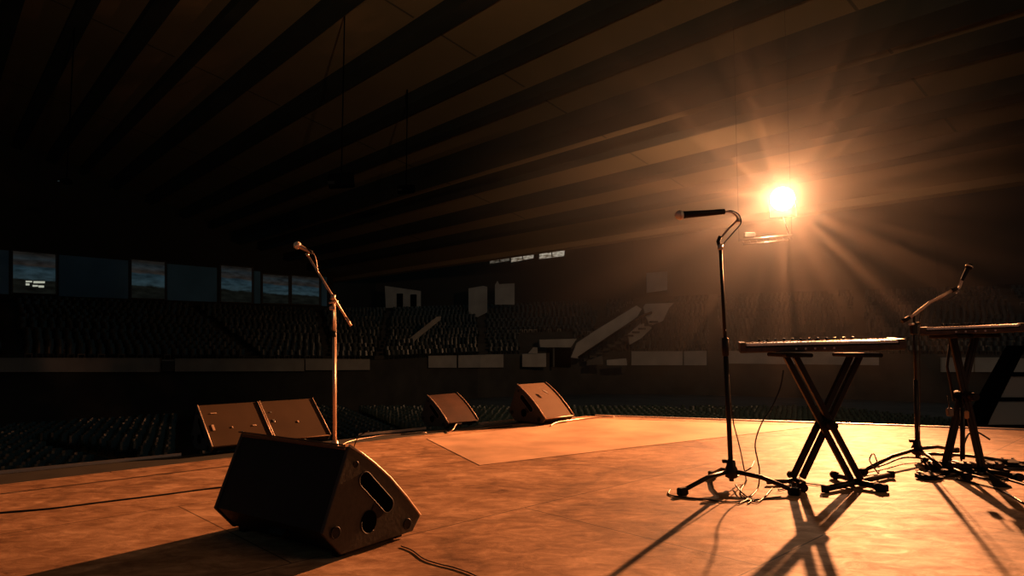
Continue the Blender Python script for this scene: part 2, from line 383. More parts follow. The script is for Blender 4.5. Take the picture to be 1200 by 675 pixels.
for (x0, x1, a0, a1, b0, b1, lab) in bars:
    n = max(2, int((x1 - x0) / 20))
    xs_ = [x0 + (x1 - x0) * k / n for k in range(n + 1)]
    tp = [P(x, a0 + (a1 - a0) * k / n, fl(x) - .5) for k, x in enumerate(xs_)]
    bt = [P(x, b0 + (b1 - b0) * k / n, fl(x) - .5) for k, x in enumerate(xs_)]
    root = thing('tier_barrier', bt[0], lab, 'barrier', 'pale barriers along the upper tier')
    mb = MB(); cp_ = MB(); dy = Vector((0, .25, 0)); m_ = len(tp)
    mb.add(tp + bt + [p + dy for p in tp] + [p + dy for p in bt], [q for k in range(m_ - 1) for q in ((k, k + 1, m_ + k + 1, m_ + k), (2 * m_ + k, 2 * m_ + k + 1, 3 * m_ + k + 1, 3 * m_ + k), (k, k + 1, 2 * m_ + k + 1, 2 * m_ + k), (m_ + k, m_ + k + 1, 3 * m_ + k + 1, 3 * m_ + k))] + [(0, m_, 3 * m_, 2 * m_), (m_ - 1, 2 * m_ - 1, 4 * m_ - 1, 3 * m_ - 1)])
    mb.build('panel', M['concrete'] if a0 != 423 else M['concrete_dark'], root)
    up = Vector((0, 0, .09)); o_ = Vector((0, -.05, 0)); dy = Vector((0, .34, 0)); lo_ = [p + o_ for p in tp]; hi_ = [p + o_ + up for p in tp]
    cp_.add(hi_ + lo_ + [p + dy for p in hi_] + [p + dy for p in lo_], [q for k in range(m_ - 1) for q in ((k, k + 1, m_ + k + 1, m_ + k), (2 * m_ + k, 2 * m_ + k + 1, 3 * m_ + k + 1, 3 * m_ + k), (k, k + 1, 2 * m_ + k + 1, 2 * m_ + k), (m_ + k, m_ + k + 1, 3 * m_ + k + 1, 3 * m_ + k))] + [(0, m_, 3 * m_, 2 * m_), (m_ - 1, 2 * m_ - 1, 4 * m_ - 1, 3 * m_ - 1)])
    cp_.build('coping', M['concrete'], root)

# ---------------------------------------------------------------- stadium structures on the far tier
def part(root, poly, D, m, name, th=.4, label=None): return slab(poly, D, th).build(name, m, root, label=label)
r = thing('stairway', P(670, 428, 76), 'pale concrete stairway with a sloping parapet climbing through the far seats', 'stairway')
part(r, [(669, 419), (676, 402), (700, 386), (746, 358), (752, 362), (747, 371), (678, 420)], 76, M['concrete'], 'parapet')
part(r, [(754, 360), (757, 356), (790, 355), (784, 361), (777, 376), (762, 382), (757, 371)], 78, M['concrete'], 'landing')
rp = MB(); 
rp.tube([P(678, 419, 75.6), P(752, 370, 75.6), P(764, 366, 75.6)], .14, 8)
for x, y in ((690, 412), (706, 401), (722, 391), (738, 380), (752, 371)): rp.tube([P(x, y, 75.6), P(x, y + 9, 75.6)], .08, 6)
rp.build('handrail', M['metal'], r)
st = MB()
for k in range(12):
    x = 684 + k * 7.2; y = 421 - k * 4.1
    st.prism([P(x, y, 77), P(x + 8, y, 77), P(x + 8, y + 2.2, 77), P(x, y + 2.2, 77)], (0, 2, 0))
st.build('steps', M['concrete_dark'], r)
part(r, [(736, 392), (752, 378), (764, 384), (752, 396), (738, 404)], 77.5, M['concrete'], 'side_wall')
part(r, [(711, 422), (734, 420), (735, 428), (711, 428)], 74.5, M['concrete'], 'base_wall')
part(r, [(688, 423), (706, 416), (707, 427), (688, 428)], 75, M['concrete_dark'], 'doorway')
r = thing('balcony_box', P(632, 431, 78), 'pale roofed balcony box left of the far stairway', 'balcony')
part(r, [(632, 398), (676, 397), (669, 407), (633, 407)], 77, M['concrete'], 'balcony_front', 3)
part(r, [(612, 415), (640, 414), (640, 430), (612, 430)], 76.5, M['concrete'], 'wall_panel', 1)
part(r, [(625, 407), (630, 407), (630, 414), (619, 414)], 77.5, M['concrete'], 'corner_post')
part(r, [(641, 408), (669, 408), (669, 430), (641, 430)], 79.5, M['hole'], 'dark_opening')
part(r, [(648, 408), (650, 408), (650, 430), (648, 430)], 76.8, M['concrete_dark'], 'post')
r = thing('sloping_parapet', P(455, 419, 74), 'dim diagonal stair parapet above the small monitor', 'parapet')
part(r, [(455, 419), (459, 413), (512, 371), (517, 371), (516, 375), (463, 418)], 74.5, M['concrete'], 'parapet')
for (poly, D, lab, opn) in [
    ([(451, 335), (493, 341), (493, 380), (453, 383)], 98, 'pale wall panel with two dark openings on the far tier', [(465, 344, 472, 372), (481, 345, 488, 372)]),
    ([(549, 338), (566, 335), (571, 336), (571, 366), (549, 377)], 96, 'dim tall panel left of the square hanging banner', []),
    ([(580, 334), (583, 329), (585, 333), (603, 332), (603, 357), (580, 357)], 92, 'pale square panel with a raised left corner', []),
    ([(758, 320), (782, 318), (782, 340), (758, 343)], 96, 'faint hazy wall panel above the stairway', [])]:
    r = thing('wall_panel', P(poly[-1][0], poly[-1][1], D), lab, 'wall panel')
    part(r, poly, D, M['concrete'], 'board')
    for (x0, y0, x1, y1) in opn: part(r, [(x0, y0), (x1, y0), (x1, y1), (x0, y1)], D - .2, M['hole'], 'opening', .3)
# bright clerestory strip
glow = mat('lit_glazing', (.8, .7, .6), emit=(1.0, .78, .55), es=.22, noise=.2, scale=1)
for i, (q, es_) in enumerate([([(574, 301), (597, 297.5), (597, 305.5), (574, 309)], .10), ([(599, 299), (626, 295), (625, 302.5), (599, 307.5)], .34), ([(632, 295.5), (662, 292), (661, 300), (632, 303.5)], .42)]):
    mb = MB(); D = 97
    cx = sum(a[0] for a in q) / 4; cy = sum(a[1] for a in q) / 4
    ou = [(cx + (x - cx) * 1.06, cy + (y - cy) * 1.35) for x, y in q]
    for k in range(4):
        l = (k + 1) % 4; mb.prism([P(*ou[k], D), P(*ou[l], D), P(*q[l], D), P(*q[k], D)], (0, .5, 0))
    mb.prism([P(cx - .6, q[0][1] - 3, D), P(cx + .6, q[0][1] - 3, D), P(cx + .6, q[2][1] + 1, D), P(cx - .6, q[2][1] + 1, D)], (0, .3, 0))
    root = mb.build('window_%d' % (6 + i), M['frame']); root['kind'] = 'structure'
    root['label'] = ['dim left pane of the bright strip under the roof', 'bright middle pane of the strip under the roof', 'brightest right pane of the strip under the roof'][i]
    m, n, b = nt('clerestory_%d' % i); N = n.nodes.new
    tc = N('ShaderNodeTexCoord'); nz = N('ShaderNodeTexNoise'); nz.inputs['Scale'].default_value = 5; n.links.new(tc.outputs['Generated'], nz.inputs['Vector'])
    cr = N('ShaderNodeValToRGB'); cr.color_ramp.elements[0].position = .35; cr.color_ramp.elements[1].position = .62
    cr.color_ramp.elements[0].color = (.16, .10, .05, 1); cr.color_ramp.elements[1].color = (1, .86, .66, 1)
    n.links.new(nz.outputs['Fac'], cr.inputs['Fac']); n.links.new(cr.outputs['Color'], b.inputs['Emission Color']); b.inputs['Emission Strength'].default_value = es_
    b.inputs['Base Color'].default_value = (.1, .1, .1, 1)
    MB().prism([P(*a, D + .1) for a in q], (0, .1, 0)).build('window_glass', m, root)

# ================================================================= SEATS
def seat_mb(w=.46, h=.46, leg=.42):
    mb = MB()
    mb.box((0, 0, leg), (w, .42, .05))
    n = 4     # curved backrest
    for i in range(n):
        a0 = -.5 + i / n; a1 = -.5 + (i + 1) / n
        f = lambda a: .20 - .10 * (a * 2) ** 2 + .02
        mb.prism([(a0 * w, f(a0), leg + .04), (a1 * w, f(a1), leg + .04), (a1 * w, f(a1) + .07, leg + h), (a0 * w, f(a0) + .07, leg + h)], (0, .03, 0))
    for sx in (-1, 1): mb.box((sx * w * .42, .02, leg / 2), (.035, .34, leg))
    return mb
seat_me = seat_mb().build('stadium_seat', M['seat']); me_low = seat_me.data; bpy.data.objects.remove(seat_me)
seat_me = seat_mb(.46, .5, .36).build('stadium_seat', M['seat_up']); me_up = seat_me.data; bpy.data.objects.remove(seat_me)
def project(p):
    d = p - Vector((0, 0, HC)); z = d.y * CT + d.z * ST
    if z <= 0: return None
    return 600 + FPX * d.x / z, 337.5 - FPX * (-d.y * ST + d.z * CT) / z
def many(places, me, name, label_f, group, stufflabel, cat='seat', limit=300):
    vis = []; rest = []
    for (p, rz) in places:
        q = project(p + Vector((0, 0, .6)))
        ok = q and 0 < q[0] < 1200 and 0 < q[1] < 675
        if ok and label_f(q): vis.append((p.length, p, rz))
        elif ok or (q and -80 < q[0] < 1290): rest.append((p, rz))
    vis.sort(key=lambda a: a[0])
    for _, p, rz in vis[:limit]:
        o = bpy.data.objects.new(name, me); C.objects.link(o); o.location = p; o.rotation_euler = (0, 0, rz)
        tag(o, group[1], cat, group[0])
    rest += [(p, rz) for _, p, rz in vis[limit:]]
    vs = []; fs = []
    base = [v.co.copy() for v in me.vertices]; bf = [list(p.vertices) for p in me.polygons]
    for p, rz in rest:
        c, s = math.cos(rz), math.sin(rz); o = len(vs)
        for v in base: vs.append((p.x + v.x * c - v.y * s, p.y + v.x * s + v.y * c, p.z + v.z))
        for f in bf: fs.append([i + o for i in f])
    m2 = bpy.data.meshes.new(name + '_field'); m2.from_pydata(vs, [], fs); m2.materials.append(me.materials[0])
    o = bpy.data.objects.new(name + '_rows', m2); C.objects.link(o); tag(o, stufflabel, 'seats', kind='stuff')
# lower block on the arena floor, rows facing the stage
low = []
E1 = Vector((.90, .43, 0)).normalized(); E2 = Vector((-.43, .90, 0)).normalized()
for r_ in range(-30, 60):
    for c_ in range(-80, 90):
        p = E1 * (c_ * .56 + (.0 if True else 0)) + E2 * (r_ * 1.0 + 22) + Vector((0, 0, ZF))
        if c_ % 22 in (0, 1): continue
        if not (27 < p.y < 58): continue
        q = project(p + Vector((0, 0, .9)))
        if not q or not (-60 < q[0] < 1260) or q[1] > 580: continue
        if 40 < q[0] < 165 and 508 < q[1] < 545 and (q[1] - 515) < (q[0] - 40) * .28 and (q[1] - 520) > (q[0] - 90) * .12 - 8: continue   # a cleared aisle
        low.append((p + Vector((random.uniform(-.03, .03), random.uniform(-.05, .05), 0)), math.atan2(E1.y, E1.x) + random.uniform(-.2, .2)))
many(low, me_low, 'arena_seat', lambda q: q[1] > 478 and (q[0] < 200 or q[1] < 500 or q[0] < 600) and (q[1] < 560 - (q[0]) * .1), ('floor seats in front of the stage', 'dark green arena floor seat beyond the stage edge'), 'rows of dark green floor seats farther back')
# aisle board in the left block
struct(MB().prism([F(58, 514, ZF + .02), F(130, 520, ZF + .02), F(160, 545, ZF + .02), F(90, 528, ZF + .02)], (0, 0, .03)), 'floor_aisle', M['aisle'], 'brown aisle between the left floor seats')
ups = []
for k in range(1, NR):
    f = (k - .5) / NR
    pts = [a.lerp(b, f) for a, b in zip(front, back)]
    for i in range(len(pts) - 1):
        a, b = pts[i].copy(), pts[i + 1].copy()
        a.z = front[i].lerp(back[i], (k - 1) / NR).z; b.z = front[i + 1].lerp(back[i + 1], (k - 1) / NR).z
        L = (b - a).length; n = int(L / .62); jo = random.uniform(.15, .85); rz = math.atan2(b.y - a.y, b.x - a.x)
        for j in range(n):
            p = a.lerp(b, (j + jo) / n) + Vector((0, random.uniform(-.06, .06), 0))
            q = project(p)
            if not q: continue
            if j % 26 in (0, 1): continue
            if 664 - (k * 0) < q[0] < 790 and abs((q[1] - 392) + (q[0] - 712) * .68) < 15: continue
            if 608 < q[0] < 672 and q[1] > 392: continue
            if (p - WA).dot(wnn) < .7: continue
            ups.append((p, rz + random.uniform(-.25, .25)))
many(ups, me_up, 'tribune_seat', lambda q: q[0] > 560, ('raked seats of the upper tier', 'dark tribune seat on the lit right part of the upper tier'), 'rows of dark seats on the upper tier')

# ================================================================= STAGE MONITORS
def curve_prof(sc=1.0, flat=False):
    top = [(.03, .417), (.095, .378), (.16, .333), (.25, .262), (.35, .165), (.437, .072)]
    if flat: top = [(.03, .417), (.437, .072)]
    return top
def make_monitor(loc, rz, W, label, sc=1.0, flat=False, big=False, gm='grille'):
    root = thing('stage_monitor', loc, label, 'stage monitor', 'floor wedge monitors on the stage', rz, local=True)
    S = lambda s, z, y: Vector((s * sc, y, z * sc))
    top = curve_prof(sc, flat)
    base = [(-.092, .114), (0, .018), (.375, .018)]
    prof = top + [(.39, .018)][::-1] + [(0.0, .018), (-.092, .114)]
    t = .018
    # cabinet shell : everything inside the side plates
    inn = [(.03, .405)] + [(x - .012, z - .012) for x, z in top[1:]] + [(.38, .022), (.004, .022), (-.084, .116)]
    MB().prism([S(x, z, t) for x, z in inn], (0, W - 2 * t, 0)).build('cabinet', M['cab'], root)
    for y in (0, W - t):
        mb = MB(); mb.prism([S(x, z, y) for x, z in prof], (0, t, 0))
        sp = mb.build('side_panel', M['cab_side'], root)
        bv = sp.modifiers.new('bevel', 'BEVEL'); bv.width = .004; bv.segments = 2
        # rim along the curved edge
        sgn = -1 if y == 0 else 1; yy = -.002 if y == 0 else W + .002
        # bar handle recess, round port, fixings
        def disc(cx, cz, r, dep, nm, m, n=24, ry=1.0, lab=None):
            ring = [S(cx + math.cos(2 * math.pi * k / n) * r, cz + math.sin(2 * math.pi * k / n) * r * ry, yy) for k in range(n)]
            return MB().prism(ring, (0, sgn * dep, 0)).build(nm, m, sp, label=lab)
        ux, uz = .72, -.69; px_, pz_ = .69, .72; L_, r_ = .088, .030
        cx, cz = .175, .218
        slot = []
        for k in range(13):
            an = -math.pi / 2 + math.pi * k / 12; slot.append((cx + ux * (L_ + math.cos(an) * r_) + px_ * math.sin(an) * r_, cz + uz * (L_ + math.cos(an) * r_) + pz_ * math.sin(an) * r_))
        for k in range(13):
            an = math.pi / 2 + math.pi * k / 12; slot.append((cx + ux * (-L_ + math.cos(an) * r_) + px_ * math.sin(an) * r_, cz + uz * (-L_ + math.cos(an) * r_) + pz_ * math.sin(an) * r_))
        MB().prism([S(x, z, yy - sgn * .004) for x, z in slot], (0, sgn * .006, 0)).build('handle_recess', M['hole'], sp, label='dark slotted hand hole')
        mb = MB(); mb.tube([S(x, z, yy + sgn * .001) for x, z in slot + slot[:1]], .0022, 6, False); mb.build('handle_rim', M['frame'], sp)
        disc(.135, .112, .040, .003, 'port', M['hole'], ry=1.1, lab='round dark port low on the side')
        disc(.185, .150, .034, .001, 'port_patch', M['cab'], lab='darker round stain beside the port')
        mb = MB(); mb.tube([S(.135 + math.cos(a) * .041, .112 + math.sin(a) * .045, yy + sgn * .002) for a in [math.pi * (.95 + .75 * k / 12) for k in range(13)]], .0022, 6); mb.build('port_rim', M['cab_side'], sp)
        for (fx, fz) in ((-.035, .108), (.35, .058), (.06, .345)):
            big_ = fz < .3
            d_ = disc(fx, fz, .019 if big_ else .010, .005, 'fixing', M['cab'], 16)
            mb = MB(); mb.tube([S(fx + math.cos(a) * (.021 if big_ else .011), fz + math.sin(a) * (.021 if big_ else .011), yy + sgn * .004) for a in [2 * math.pi * k / 16 for k in range(17)]], .0025, 6, False)
            mb.build('fixing_ring', M['metal'], sp)
    g = MB()
    gp = [(x - .002, z - .002) for x, z in top]
    lo = [(x - .011, z - .011) for x, z in top]
    g.prism([S(x, z, t + .001) for x, z in gp + lo[::-1]], (0, W - 2 * t - .002, 0)).build('grille', M[gm], root)
    for y in (.004, W - .004):
        MB().tube([S(x + .003, z + .003, y) for x, z in top], .005, 8).build('grille_edge', M['rim'], root, label='bright highlight line on the side panel edge')  # bright tube stands in for light caught along the edge
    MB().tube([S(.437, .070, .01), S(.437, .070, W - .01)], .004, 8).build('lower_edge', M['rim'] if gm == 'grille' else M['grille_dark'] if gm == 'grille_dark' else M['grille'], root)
    mb = MB()
    for fx in (.03, .34):
        for fy in (.05, W - .05): MB().box(S(fx, .010, fy), (.035, .035, .02 * sc)).build('rubber_foot', M['rubber'], root)
    return root
d0 = (.57, .822)
B = F(400, 656)
bigm = make_monitor(B, math.atan2(d0[1], d0[0]), .70, 'large black wedge monitor in front, its back turned to us', big=True)
# plug and jack panel on the back
rt = bigm
MB().box((-.055, .30, .07), (.02, .09, .035), (Vector((.66, 0, -.75)), Vector((0, 1, 0)), Vector((.75, 0, .66)))).build('jack_panel', M['metal'], rt)
MB().tube([(-.03, .27, .06), (-.05, .27, .06)], .007, 10).build('plug', M['brass'], rt, label='small brass coloured plug')
MB().tube([(.018, .012, .421), (.018, .697, .421)], .0035, 8).build('top_edge', M['cab_side'], rt)
phi = math.radians(-46); dd = Vector((math.cos(phi), math.sin(phi), 0))
def far(px, py, sc): 
    q = F(px, py, .072 * sc); q.z = 0; return q - dd * .437 * sc
E_ = Vector((-math.sin(phi), math.cos(phi), 0))
m1 = make_monitor(far(248, 524, .8), phi, .475, 'leftmost wedge monitor, brown grille scuffed with pale marks', sc=.8, flat=True, gm='grille_brown')
m2 = make_monitor(far(248, 524, .8) + E_ * .482, phi, .475, 'second wedge monitor from the left, touching the scuffed one', sc=.8, flat=True, gm='grille_brown')
m3 = make_monitor(far(522, 497, .72), phi + .12, .42, 'smallest wedge monitor with a dark reddish curved grille', sc=.72, gm='grille_dark')
m4 = make_monitor(far(637, 491, .92), phi + .06, .46, 'wedge monitor with lit brown grille and pale badge at the stage corner', sc=.92)
# marks on the grilles
def on_grille(root, s, y, w, h, m, name, flat=True, label=None):
    k = (.417 - .072) / (.437 - .03); z = .417 - (s - .03) * k + (.0 if flat else .035); s *= .8; z *= .8
    dx = Vector((1, 0, -k)).normalized(); n = Vector((k, 0, 1)).normalized()
    MB().box(Vector((s, y, z)) + n * .002, (h * .6, w * .6, .003), (dx, Vector((0, 1, 0)), n), .001).build(name, m, root, label=label)
on_grille(m1, .12, .10, .075, .016, M['rim'], 'name_plate', label='small pale name plate')
on_grille(m1, .26, .06, .03, .10, M['rim'], 'scuff', label='reddish scuff')
on_grille(m1, .27, .20, .014, .03, M['rim'], 'scuff')
on_grille(m1, .27, .37, .05, .02, M['rim'], 'scuff')
on_grille(m2, .24, .055, .03, .05, M['alu'], 'scuff', label='bright scratch near the joint')
on_grille(m2, .15, .06, .025, .02, M['alu'], 'scuff')
on_grille(m2, .27, .25, .022, .035, M['rim'], 'scuff')
MB().prism([(.175, .22, .316), (.216, .24, .289), (.225, .262, .283), (.184, .242, .311)], (.008, 0, .008)).build('badge', M['alu'], m4, label='pale leaf shaped badge')
for root, ys in ((m1, (.35, .41)), (m2, (.18, .25))):
    for y in ys: MB().tube([(.32, y, .03), (.345, y, .035)], .012, 10).build('plug', M['brass'], root)

# ================================================================= MICROPHONE STANDS
def tripod(root, hub, feet, r=.011, hubm='metal'):
    hub = Vector(hub)
    MB().lathe(hub - Vector((0, 0, .045)), (0, 0, 1), [(0, .018), (.008, .034), (.05, .036), (.07, .026), (.10, .022), (.105, .016)], 16).build('hub', M['metal'], root)
    MB().box(hub + Vector((-.035, 0, .05)), (.03, .02, .02), None, .003).build('clamp_knob', M['metal'], root)
    for f in feet:
        f = Vector(f); d = (f - hub); d.z = 0; d.normalize()
        lg = MB().tube([hub + d * .02 + Vector((0, 0, -.005)), hub.lerp(f + Vector((0, 0, .03)), .5) + Vector((0, 0, .012)), f + Vector((0, 0, .024))], [r, r, r * .95], 10).build('leg', M['metal'], root)
        side = Vector((-d.y, d.x, 0))
        MB().box(f + Vector((0, 0, .021)) , (.062, .036, .040), (d, side, Vector((0, 0, 1))), .006).build('rubber_foot', M['rubber'], lg)
def mic(base, tip, label, hr=.026, br=(.012, .017), bodym='metal', headm='mesh', group='vocal microphones on stands'):
    base, tip = Vector(base), Vector(tip); ax = (tip - base).normalized(); L = (tip - base).length
    root = thing('microphone', base, label, 'microphone', group)
    MB().lathe(base, ax, [(0, .009), (.01, br[0]), (L * .75, br[1]), (L - hr * 1.2, br[1] + .002)], 16).build('handle', M[bodym], root)
    c = tip - ax * hr
    pr = [(hr - hr * math.cos(math.pi * k / 12) + k * 1e-5, hr * math.sin(math.pi * k / 12)) for k in range(13)]
    MB().lathe(tip - ax * 2 * hr, ax, pr, 18).build('mesh_head', M[headm], root)
    MB().lathe(tip - ax * (hr * 1.12), ax, [(0, hr * 1.0), (.002, hr * 1.05), (.006, hr * 1.05), (.008, hr * 1.0)], 18).build('head_band', M['chrome'], root)
    return root

# --- tall stand in the middle
hb = F(857, 571.5); D = hb.y
hubp = P(857, 551, D); hubp.z = max(hubp.z, .09)
root = thing('microphone_stand', hb, 'tall black straight microphone stand with gooseneck beside the near keyboard', 'microphone stand')
tripod(root, hubp, [F(800, 580.5), F(931, 580.5), F(835, 560.5)], .0125)
j = P(844, 289, D); mid = P(850, 405, D)
MB().tube([hubp + Vector((0, 0, -.06)), mid], .0135, 14).build('lower_pole', M['metal'], root)
MB().tube([mid, j], .0095, 14).build('upper_pole', M['metal'], root)
MB().lathe(mid - Vector((0, 0, .06)), (0, 0, 1), [(0, .0145), (.005, .019), (.10, .019), (.105, .013)], 14).build('clutch', M['metal'], root)
MB().lathe(j - Vector((0, 0, .02)), (0, 0, 1), [(0, .010), (.004, .015), (.03, .015), (.034, .010)], 14).build('top_collar', M['chrome'], root)
MB().tube([P(843.5, 289, D), P(841.5, 283, D), P(844, 277, D)], .011, 10).build('swivel', M['metal'], root)
neck = smoothpath([P(843, 280, D), P(847, 276, D), P(853, 269, D), P(861, 264 - 3, D), P(864.5, 257, D - .02), P(862, 252, D - .02), P(855, 248.6, D - .02), P(846, 248, D - .02)], 5)
MB().tube(neck, .0055, 10).build('gooseneck', M['copper'], root)
MB().tube([P(849, 248, D - .02), P(838, 248.6, D - .02)], .016, 12).build('clip', M['metal'], root)
MB().lathe(P(865.6, 260.5, D - .02), (0, 0, 1), [(0, .005), (.003, .010), (.018, .010), (.021, .005)], 12).build('neck_nut', M['chrome'], root)
mic(P(848, 248.2, D - .02), P(791, 252.6, D - .02), 'dark microphone with pale round head on the tall middle stand', .0285, (.0155, .021))
c1 = smoothpath([P(848, 249, D + .01), P(857, 247, D + .02), P(866, 252, D + .03), P(868, 262, D + .03), P(858, 274, D + .02), P(846, 290, D + .025), P(846, 310, D + .03)] , 6)
c1 += [P(849, 360, D + .03), P(853, 420, D + .03), P(856, 470, D + .03)]
c1 += smoothpath([P(860, 498, D + .03), P(867, 525, D + .05), P(871, 545, D + .05), F(874, 563, .012), F(868, 578, .006), F(888, 588, .006), F(905, 572, .006)], 6)
o = MB().tube(c1, .0036, 8).build('microphone_cable', M['cable'], origin=hb); tag(o, 'thin black cable running down the tall middle microphone stand', 'cable')

# --- brass coloured boom stand on the left
hb = F(392, 531); D = hb.y
root = thing('microphone_stand', hb, 'brass coloured boom microphone stand behind the large front wedge', 'microphone stand')
MB().lathe(hb, (0, 0, 1), [(0, .13), (.012, .135), (.022, .12), (.028, .045), (.05, .032), (.085, .024), (.10, .014)], 28).build('round_base', M['copper'], root)
t1 = P(391.2, 392, D); t2 = P(390, 352, D)
MB().tube([hb + Vector((0, 0, .05)), t1], .0125, 14).build('lower_pole', M['copper'], root)
MB().tube([t1, t2], .0085, 12).build('upper_pole', M['copper'], root)
MB().lathe(t1 - Vector((0, 0, .02)), (0, 0, 1), [(0, .0165), (.004, .0185), (.04, .0185), (.044, .012)], 14).build('clutch', M['metal'], root)
MB().box(P(389.5, 361, D), (.045, .03, .03), None, .006).build('tee_clamp', M['copper'], root)
MB().tube([P(386, 355, D - .03), P(396, 353, D + .03)], .008, 10).build('tee_bolt', M['copper'], root)
MB().tube([P(389, 352, D), P(391, 345, D)], .018, 12).build('swivel', M['copper'], root)
b0, b1 = P(411.5, 382, D + .02), P(361, 300, D - .03)
MB().tube([b0, b1], .0085, 12).build('boom', M['copper'], root)
MB().tube([b0, b0.lerp(b1, .12)], .0105, 12).build('boom_grip', M['copper'], root)
MB().tube([b1, P(359, 297, D - .03)], .013, 12).build('boom_tip', M['chrome'], root)
MB().tube([P(366, 296, D - .03), P(357, 291.5, D - .03)], .0125, 12).build('clip', M['metal'], root)
MB().tube([P(359, 298, D - .03), P(361.5, 294, D - .03)], .007, 10).build('clip_mount', M['metal'], root)
mic(P(365, 296, D - .03), P(344.5, 285.5, D - .03), 'pale coppery microphone on the brass boom stand', .029, (.012, .018), 'copper', 'mesh')
cp = smoothpath([P(364, 295.5, D - .03), P(368, 298, D - .03), P(370.5, 305, D - .03), P(372.5, 317, D - .03), P(375, 323, D - .02), P(383, 338, D - .01), P(391, 350, D + .01), P(393, 365, D + .02)], 5) + [P(394, 400, D + .02), P(394, 480, D + .02)]
cp += smoothpath([P(394, 505, D + .02), F(396, 522, .01), F(410, 517, .006), F(430, 513, .006), F(455, 509.5, .006), F(500, 507, .006)], 5)
o = MB().tube(cp, .0035, 8).build('microphone_cable', M['copper'], origin=hb); tag(o, 'thin coppery cable looping from the microphone on the brass stand', 'cable')

# --- boom stand at the right
hb = F(1075, 541); D = hb.y
root = thing('microphone_stand', hb, 'black boom microphone stand between the two keyboards', 'microphone stand')
hubp = P(1075, 532, D); hubp.z = .09
tripod(root, hubp, [F(1012, 556.5), F(1108, 558), F(1120, 531)], .012)
j = P(1071, 388, D)
MB().tube([hubp + Vector((0, 0, -.06)), P(1073, 445, D)], .0135, 14).build('lower_pole', M['metal'], root)
MB().tube([P(1073, 445, D), P(1070.8, 370, D)], .0095, 12).build('upper_pole', M['metal'], root)
MB().box(P(1070.8, 385, D), (.04, .035, .085), None, .006).build('clamp', M['metal'], root)
MB().tube([P(1066, 380, D - .04), P(1078, 379, D + .04)], .009, 10).build('clamp_bolt', M['chrome'], root)
bp_ = [P(1057.5, 376.5, D), P(1071, 369, D), P(1090, 354, D), P(1104, 347, D), P(1119, 338.5, D)]
MB().tube(bp_, .0105, 12).build('boom', M['copper'], root)
MB().tube([P(1057, 376.8, D), P(1066, 372, D)], .014, 12).build('counterweight', M['metal'], root)
MB().tube(smoothpath([P(1118, 339, D), P(1124, 337, D), P(1127, 330, D), P(1129, 324, D)], 4), .008, 10).build('gooseneck', M['copper'], root)
MB().tube([P(1115, 341, D), P(1121, 338, D)], .015, 12).build('boom_tip', M['metal'], root)
mic(P(1127, 329, D), P(1137.5, 309, D), 'dark microphone tilted up on the right boom stand', .024, (.011, .015), 'metal', 'rubber')
o = MB().tube(smoothpath([P(1128, 330, D + .01), P(1122, 343, D + .01), P(1112, 350, D + .01), P(1098, 352, D + .02), P(1082, 362, D + .02), P(1077, 380, D + .03), P(1078, 440, D + .03), P(1078, 520, D + .03), F(1082, 546, .006), F(1100, 553, .006), F(1135, 549, .006)], 6), .0034, 8).build('microphone_cable', M['cable'], origin=hb)
tag(o, 'thin black cable wound along the right boom microphone stand', 'cable')

# ================================================================= KEYBOARDS AND STANDS
def make_keyboard(A, Bp, depth, thick, label, nwhite=42, tilt=.03):
    """A, Bp: near bottom edge, left and right end"""
    A, Bp = Vector(A), Vector(Bp); X = (Bp - A); L = X.length; X.normalize()
    Y = Vector((-X.y, X.x, tilt)).normalized(); Z = X.cross(Y).normalized()
    root = thing('keyboard', (A + Bp) / 2, label, 'keyboard', 'keyboards on stands')
    T = lambda x, y, z: A + X * x + Y * y + Z * z
    mb = MB(); mb.prism([T(0.0, 0, .012), T(0, .02, 0), T(0, depth, 0), T(0, depth, thick * .94), T(0, depth * .56, thick), T(0, depth * .54, thick * .70), T(0, .015, thick * .66), T(0, 0, thick * .55)], X * L)
    bd = mb.build('body', M['kb'], root)
    for x in (0, L - .03):
        mb = MB(); mb.prism([T(x - .001, -.004, .010), T(x - .001, depth + .002, -.002), T(x - .001, depth + .002, thick), T(x - .001, .02, thick), T(x - .001, -.004, thick * .8)], X * .032)
        mb.build('end_cheek', M['kb_panel'], root)
    ww = (L - .07) / nwhite; wk = MB(); bk = MB()
    for k in range(nwhite):
        wk.box(T(.035 + (k + .5) * ww, depth * .27, thick * .80), (ww * .93, depth * .50, thick * .28), (X, Y, Z), .0015)
        if k % 7 in (0, 1, 3, 4, 5): bk.box(T(.035 + (k + 1) * ww, depth * .36, thick * .94), (ww * .45, depth * .30, thick * .10), (X, Y, Z), .0015)
    wk.build('white_keys', M['white'], root); bk.build('black_keys', M['kb'], root)
    mb = MB(); mb.box(T(L / 2, -.002, thick * .30), (L * .93, .006, thick * .42), (X, Y, Z), .001); mb.build('front_strip', M['kb_panel'], root)
    for k in range(12): MB().tube([T(.12 + k * (L - .3) / 12, depth * .76, thick), T(.12 + k * (L - .3) / 12, depth * .76, thick + .014)], .008, 10).build('knob', M['metal'], root)
    mb = MB(); mb.box(T(L * .5, depth * .8, thick + .001), (.18, .05, .004), (X, Y, Z)); mb.build('display', M['hole'], root)
    for k in range(5): MB().tube([T(L * .35 + k * .05, -.008, thick * .32), T(L * .35 + k * .05, .004, thick * .32)], .006, 8).build('socket', M['chrome'], root)
    return root
A, Bp = P(868, 414, 4.02), P(1062, 410, 3.78)
k1 = make_keyboard(A, Bp, .28, .060, 'near black keyboard with lit white keys on the crossed stand')
kb1z = A.z
A, Bp = P(1079, 393.5, 4.35), P(1204, 389, 4.05)
make_keyboard(A, Bp, .28, .052, 'higher far keyboard at the right edge of the stage', nwhite=30)

